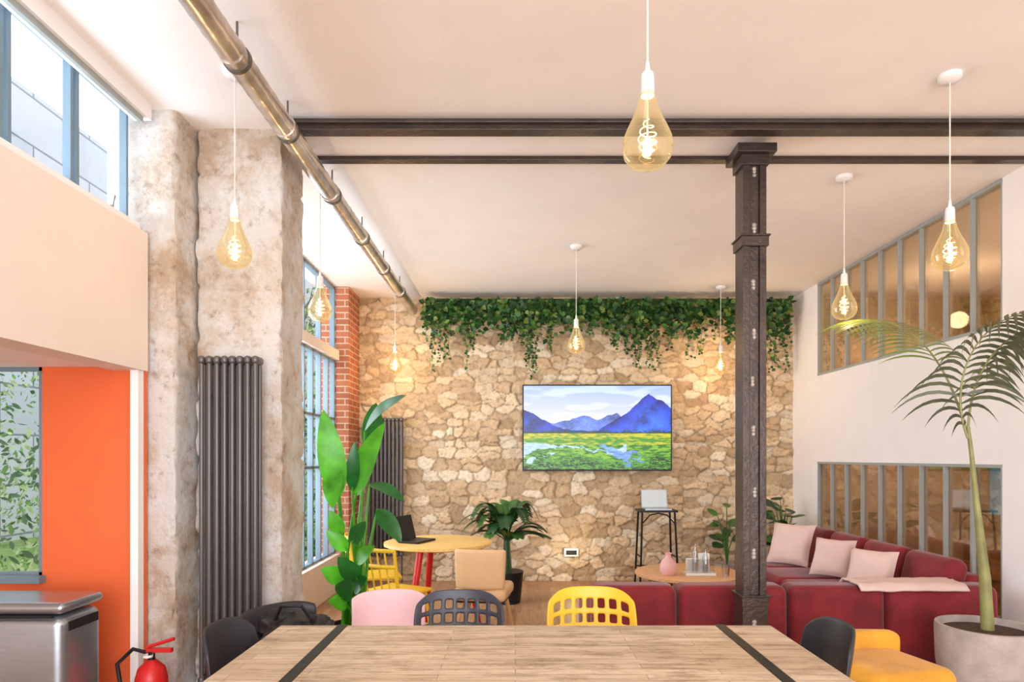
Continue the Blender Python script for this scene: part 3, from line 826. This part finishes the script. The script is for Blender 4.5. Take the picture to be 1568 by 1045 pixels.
def corner_plant(loc,h,n,name='rubber_plant',wmax=.13):
    b=MB(); b.lathe([(.0005,0),(.11,0),(.14,.26),(.13,.26),(.0005,.23)],(0,0,0),M_pot,24)
    for i in range(n):
        a=R(0,2*math.pi); rr=R(.05,.2); z=R(.4,h); p=Vector((math.cos(a)*rr*.6,math.sin(a)*rr*.6,z))
        b.tube([(0,0,.22),(p.x*.3,p.y*.3,z*.6+.1),p],[.007,.006,.004],G2,6)
        d=Vector((math.cos(a),math.sin(a)-.2,R(-.3,.6))).normalized()*R(.13,.2)
        b.leaf(p,p+d,R(.08,wmax),random.choice([G1,G1,G2]),(0,-.7,1),-.05,.1,8,.8)
    b.build(name,loc)
corner_plant((2.83,6.9,0),.95,34); corner_plant((2.27,7.0,0),.92,13)

# ---------------------------------------------------------------- bin, extinguisher
b=MB()
b.rbox((0,0,.36),(.56,.28,.70),.045,M_steel,4,3); b.rbox((0,0,.745),(.57,.29,.05),.024,M_steel,4,3)
b.box(-.24,.24,-.145,-.135,.705,.717,M_bmetal); b.box(-.002,.002,-.143,-.138,.05,.70,M_bmetal)
b.box(.279,.284,-.1,.1,.64,.68,M_bmetal)
b.box(-.26,.26,-.12,.12,0,.03,M_bmetal)
b.box(-.2,-.06,-.17,-.14,.02,.04,M_bmetal); b.box(.06,.2,-.17,-.14,.02,.04,M_bmetal)
b.build('recycling_bin',(-2.23,2.95,0))
b=MB()
b.lathe([(.0005,0),(.068,0),(.072,.02),(.072,.33),(.06,.38),(.03,.41),(.02,.42),(.0005,.42)],(0,0,0),M_red,28)
b.tube([(0,0,.41),(0,0,.46)],.016,M_bmetal,10); b.box(-.02,.1,-.012,.012,.455,.475,M_red)
b.tube([(-.02,0,.48),(.11,0,.52)],.009,M_red,8)
b.tube([(-.01,0,.45),(-.09,0,.47),(-.16,-.01,.40),(-.13,-.02,.25),(-.09,-.02,.12)],.010,M_bmetal,8)
b.lathe([(.022,0),(.022,.012)],(0,-.03,.44),M_sock,12)
b.build('fire_extinguisher',(-1.76,3.16,0))
b=MB(); b.box(.55,.71,7.33,7.36,.28,.37,M_sock); b.box(.57,.69,7.325,7.33,.3,.35,M_bmetal); b.build('wall_socket',smooth=False,bevel=.003)

# ---------------------------------------------------------------- garden outside
slab('garden_ground',-16,-2.06,4.2,20,-.2,-.1,mat('lawn',S(130,160,80),.9,var=.3))
b=MB()
def shrub(c,r,n,s_=(.06,.14)):
    for i in range(n):
        d=Vector((random.gauss(0,1),random.gauss(0,1),random.gauss(0,1))).normalized()
        p=Vector(c)+Vector((d.x*r[0],d.y*r[1],d.z*r[2]))*R(.55,1)
        if p.z<-.1 or p.x>-2.2: continue
        dd=(d+Vector((R(-1,1),R(-1,1),R(-1,.4)))).normalized()*R(*s_)
        b.leaf(p,p+dd,dd.length*R(.25,.5),random.choice(GG),(R(-1,1),-1,R(0,1)),-.1,.1,3)
for c,r,n in (((-4.2,5.6,.0),(1.3,.7,.65),1100),((-5.4,7.0,.6),(1.4,.9,1.1),1300),((-4.0,8.2,.7),(1.0,1.0,1.3),1500),((-3.0,9.6,1.0),(.8,1.2,1.7),1500),
              ((-3.6,11.8,2.4),(1.6,1.2,2.0),1800),((-6.9,9.6,1.6),(1.5,1.,1.6),1100),((-2.9,8.0,.1),(.6,.6,.9),900),((-3.0,10.4,4.0),(1,1,1.0),900)):
    shrub(c,r,n)
M_bark=mat('bark',S(110,98,84),.9)
for x,y in ((-5.4,9.2),(-3.6,10.4),(-4.6,7.4)):
    b.tube([(x,y,-.1),(x+.1,y,1.5),(x-.1,y,3.2),(x+.2,y,5)],[.08,.07,.05,.02],M_bark,8)
    for k in range(7):
        z=R(1.6,4); b.tube([(x,y,z),(x+R(-.6,.6),y+R(-.3,.3),z+R(.3,.9)),(x+R(-1.2,1.2),y,z+R(.6,1.5))],[.02,.012,.004],M_bark,6)
b.build('garden_shrubs')
b=MB(); b.box(-16,-1,14.5,14.8,-.2,7,M_facade); b.box(-9.3,-9,-4,14.4,-.2,8.2,M_facade)
b.build('wall_neighbour_facade',smooth=False)

# ---------------------------------------------------------------- lights
w=bpy.data.worlds.new('sky'); sc.world=w; w.use_nodes=True; nt=w.node_tree
bg=nt.nodes['Background']; bg.inputs['Color'].default_value=(.88,.94,1,1); bg.inputs['Strength'].default_value=2.0
def area(name,loc,rot,sx,sy,e,col):
    l=bpy.data.lights.new(name,'AREA'); l.shape='RECTANGLE'; l.size=sx; l.size_y=sy; l.energy=e; l.color=col
    o=bpy.data.objects.new(name,l); sc.collection.objects.link(o); o.location=loc; o.rotation_euler=rot; return o
area('fill_behind_camera',(.6,-3.3,1.7),(math.radians(90),0,0),5,2.8,280,(1,.96,.93))  # added fill light behind the camera; no storefront is modelled
area('daylight_clerestory',(-2.6,1.2,2.3),(0,math.radians(-125),0),.6,4,85,(.72,.86,1))
area('daylight_rear_window',(-2.3,5.4,1.8),(0,math.radians(-90),0),2.6,2.4,110,(.86,.93,1))
for y in (4.6,6.2):
    l=bpy.data.lights.new('adjoining_room_lamp','POINT'); l.energy=24; l.color=(1,.76,.5); l.shadow_soft_size=.08
    o=bpy.data.objects.new('adjoining_room_lamp',l); sc.collection.objects.link(o); o.location=(4.2,y,2.7)
l=bpy.data.lights.new('socket_glow','POINT'); l.energy=2.6; l.color=(1,.8,.5); l.shadow_soft_size=.02
o=bpy.data.objects.new('socket_glow',l); sc.collection.objects.link(o); o.location=(.62,7.1,.38)

# ---------------------------------------------------------------- camera
cam=bpy.data.cameras.new('camera'); co=bpy.data.objects.new('camera',cam); sc.collection.objects.link(co)
co.location=(0,0,1.4); co.rotation_euler=(math.radians(90),0,0)
cam.lens=36*1000/1568; cam.sensor_width=36; cam.shift_x=-.0032; cam.shift_y=.1132; cam.clip_start=.05
sc.camera=co
sc.view_settings.view_transform='Standard'; sc.view_settings.exposure=0
try:
    sc.view_settings.use_white_balance=True; sc.view_settings.white_balance_temperature=6150
except Exception as e: print(e)
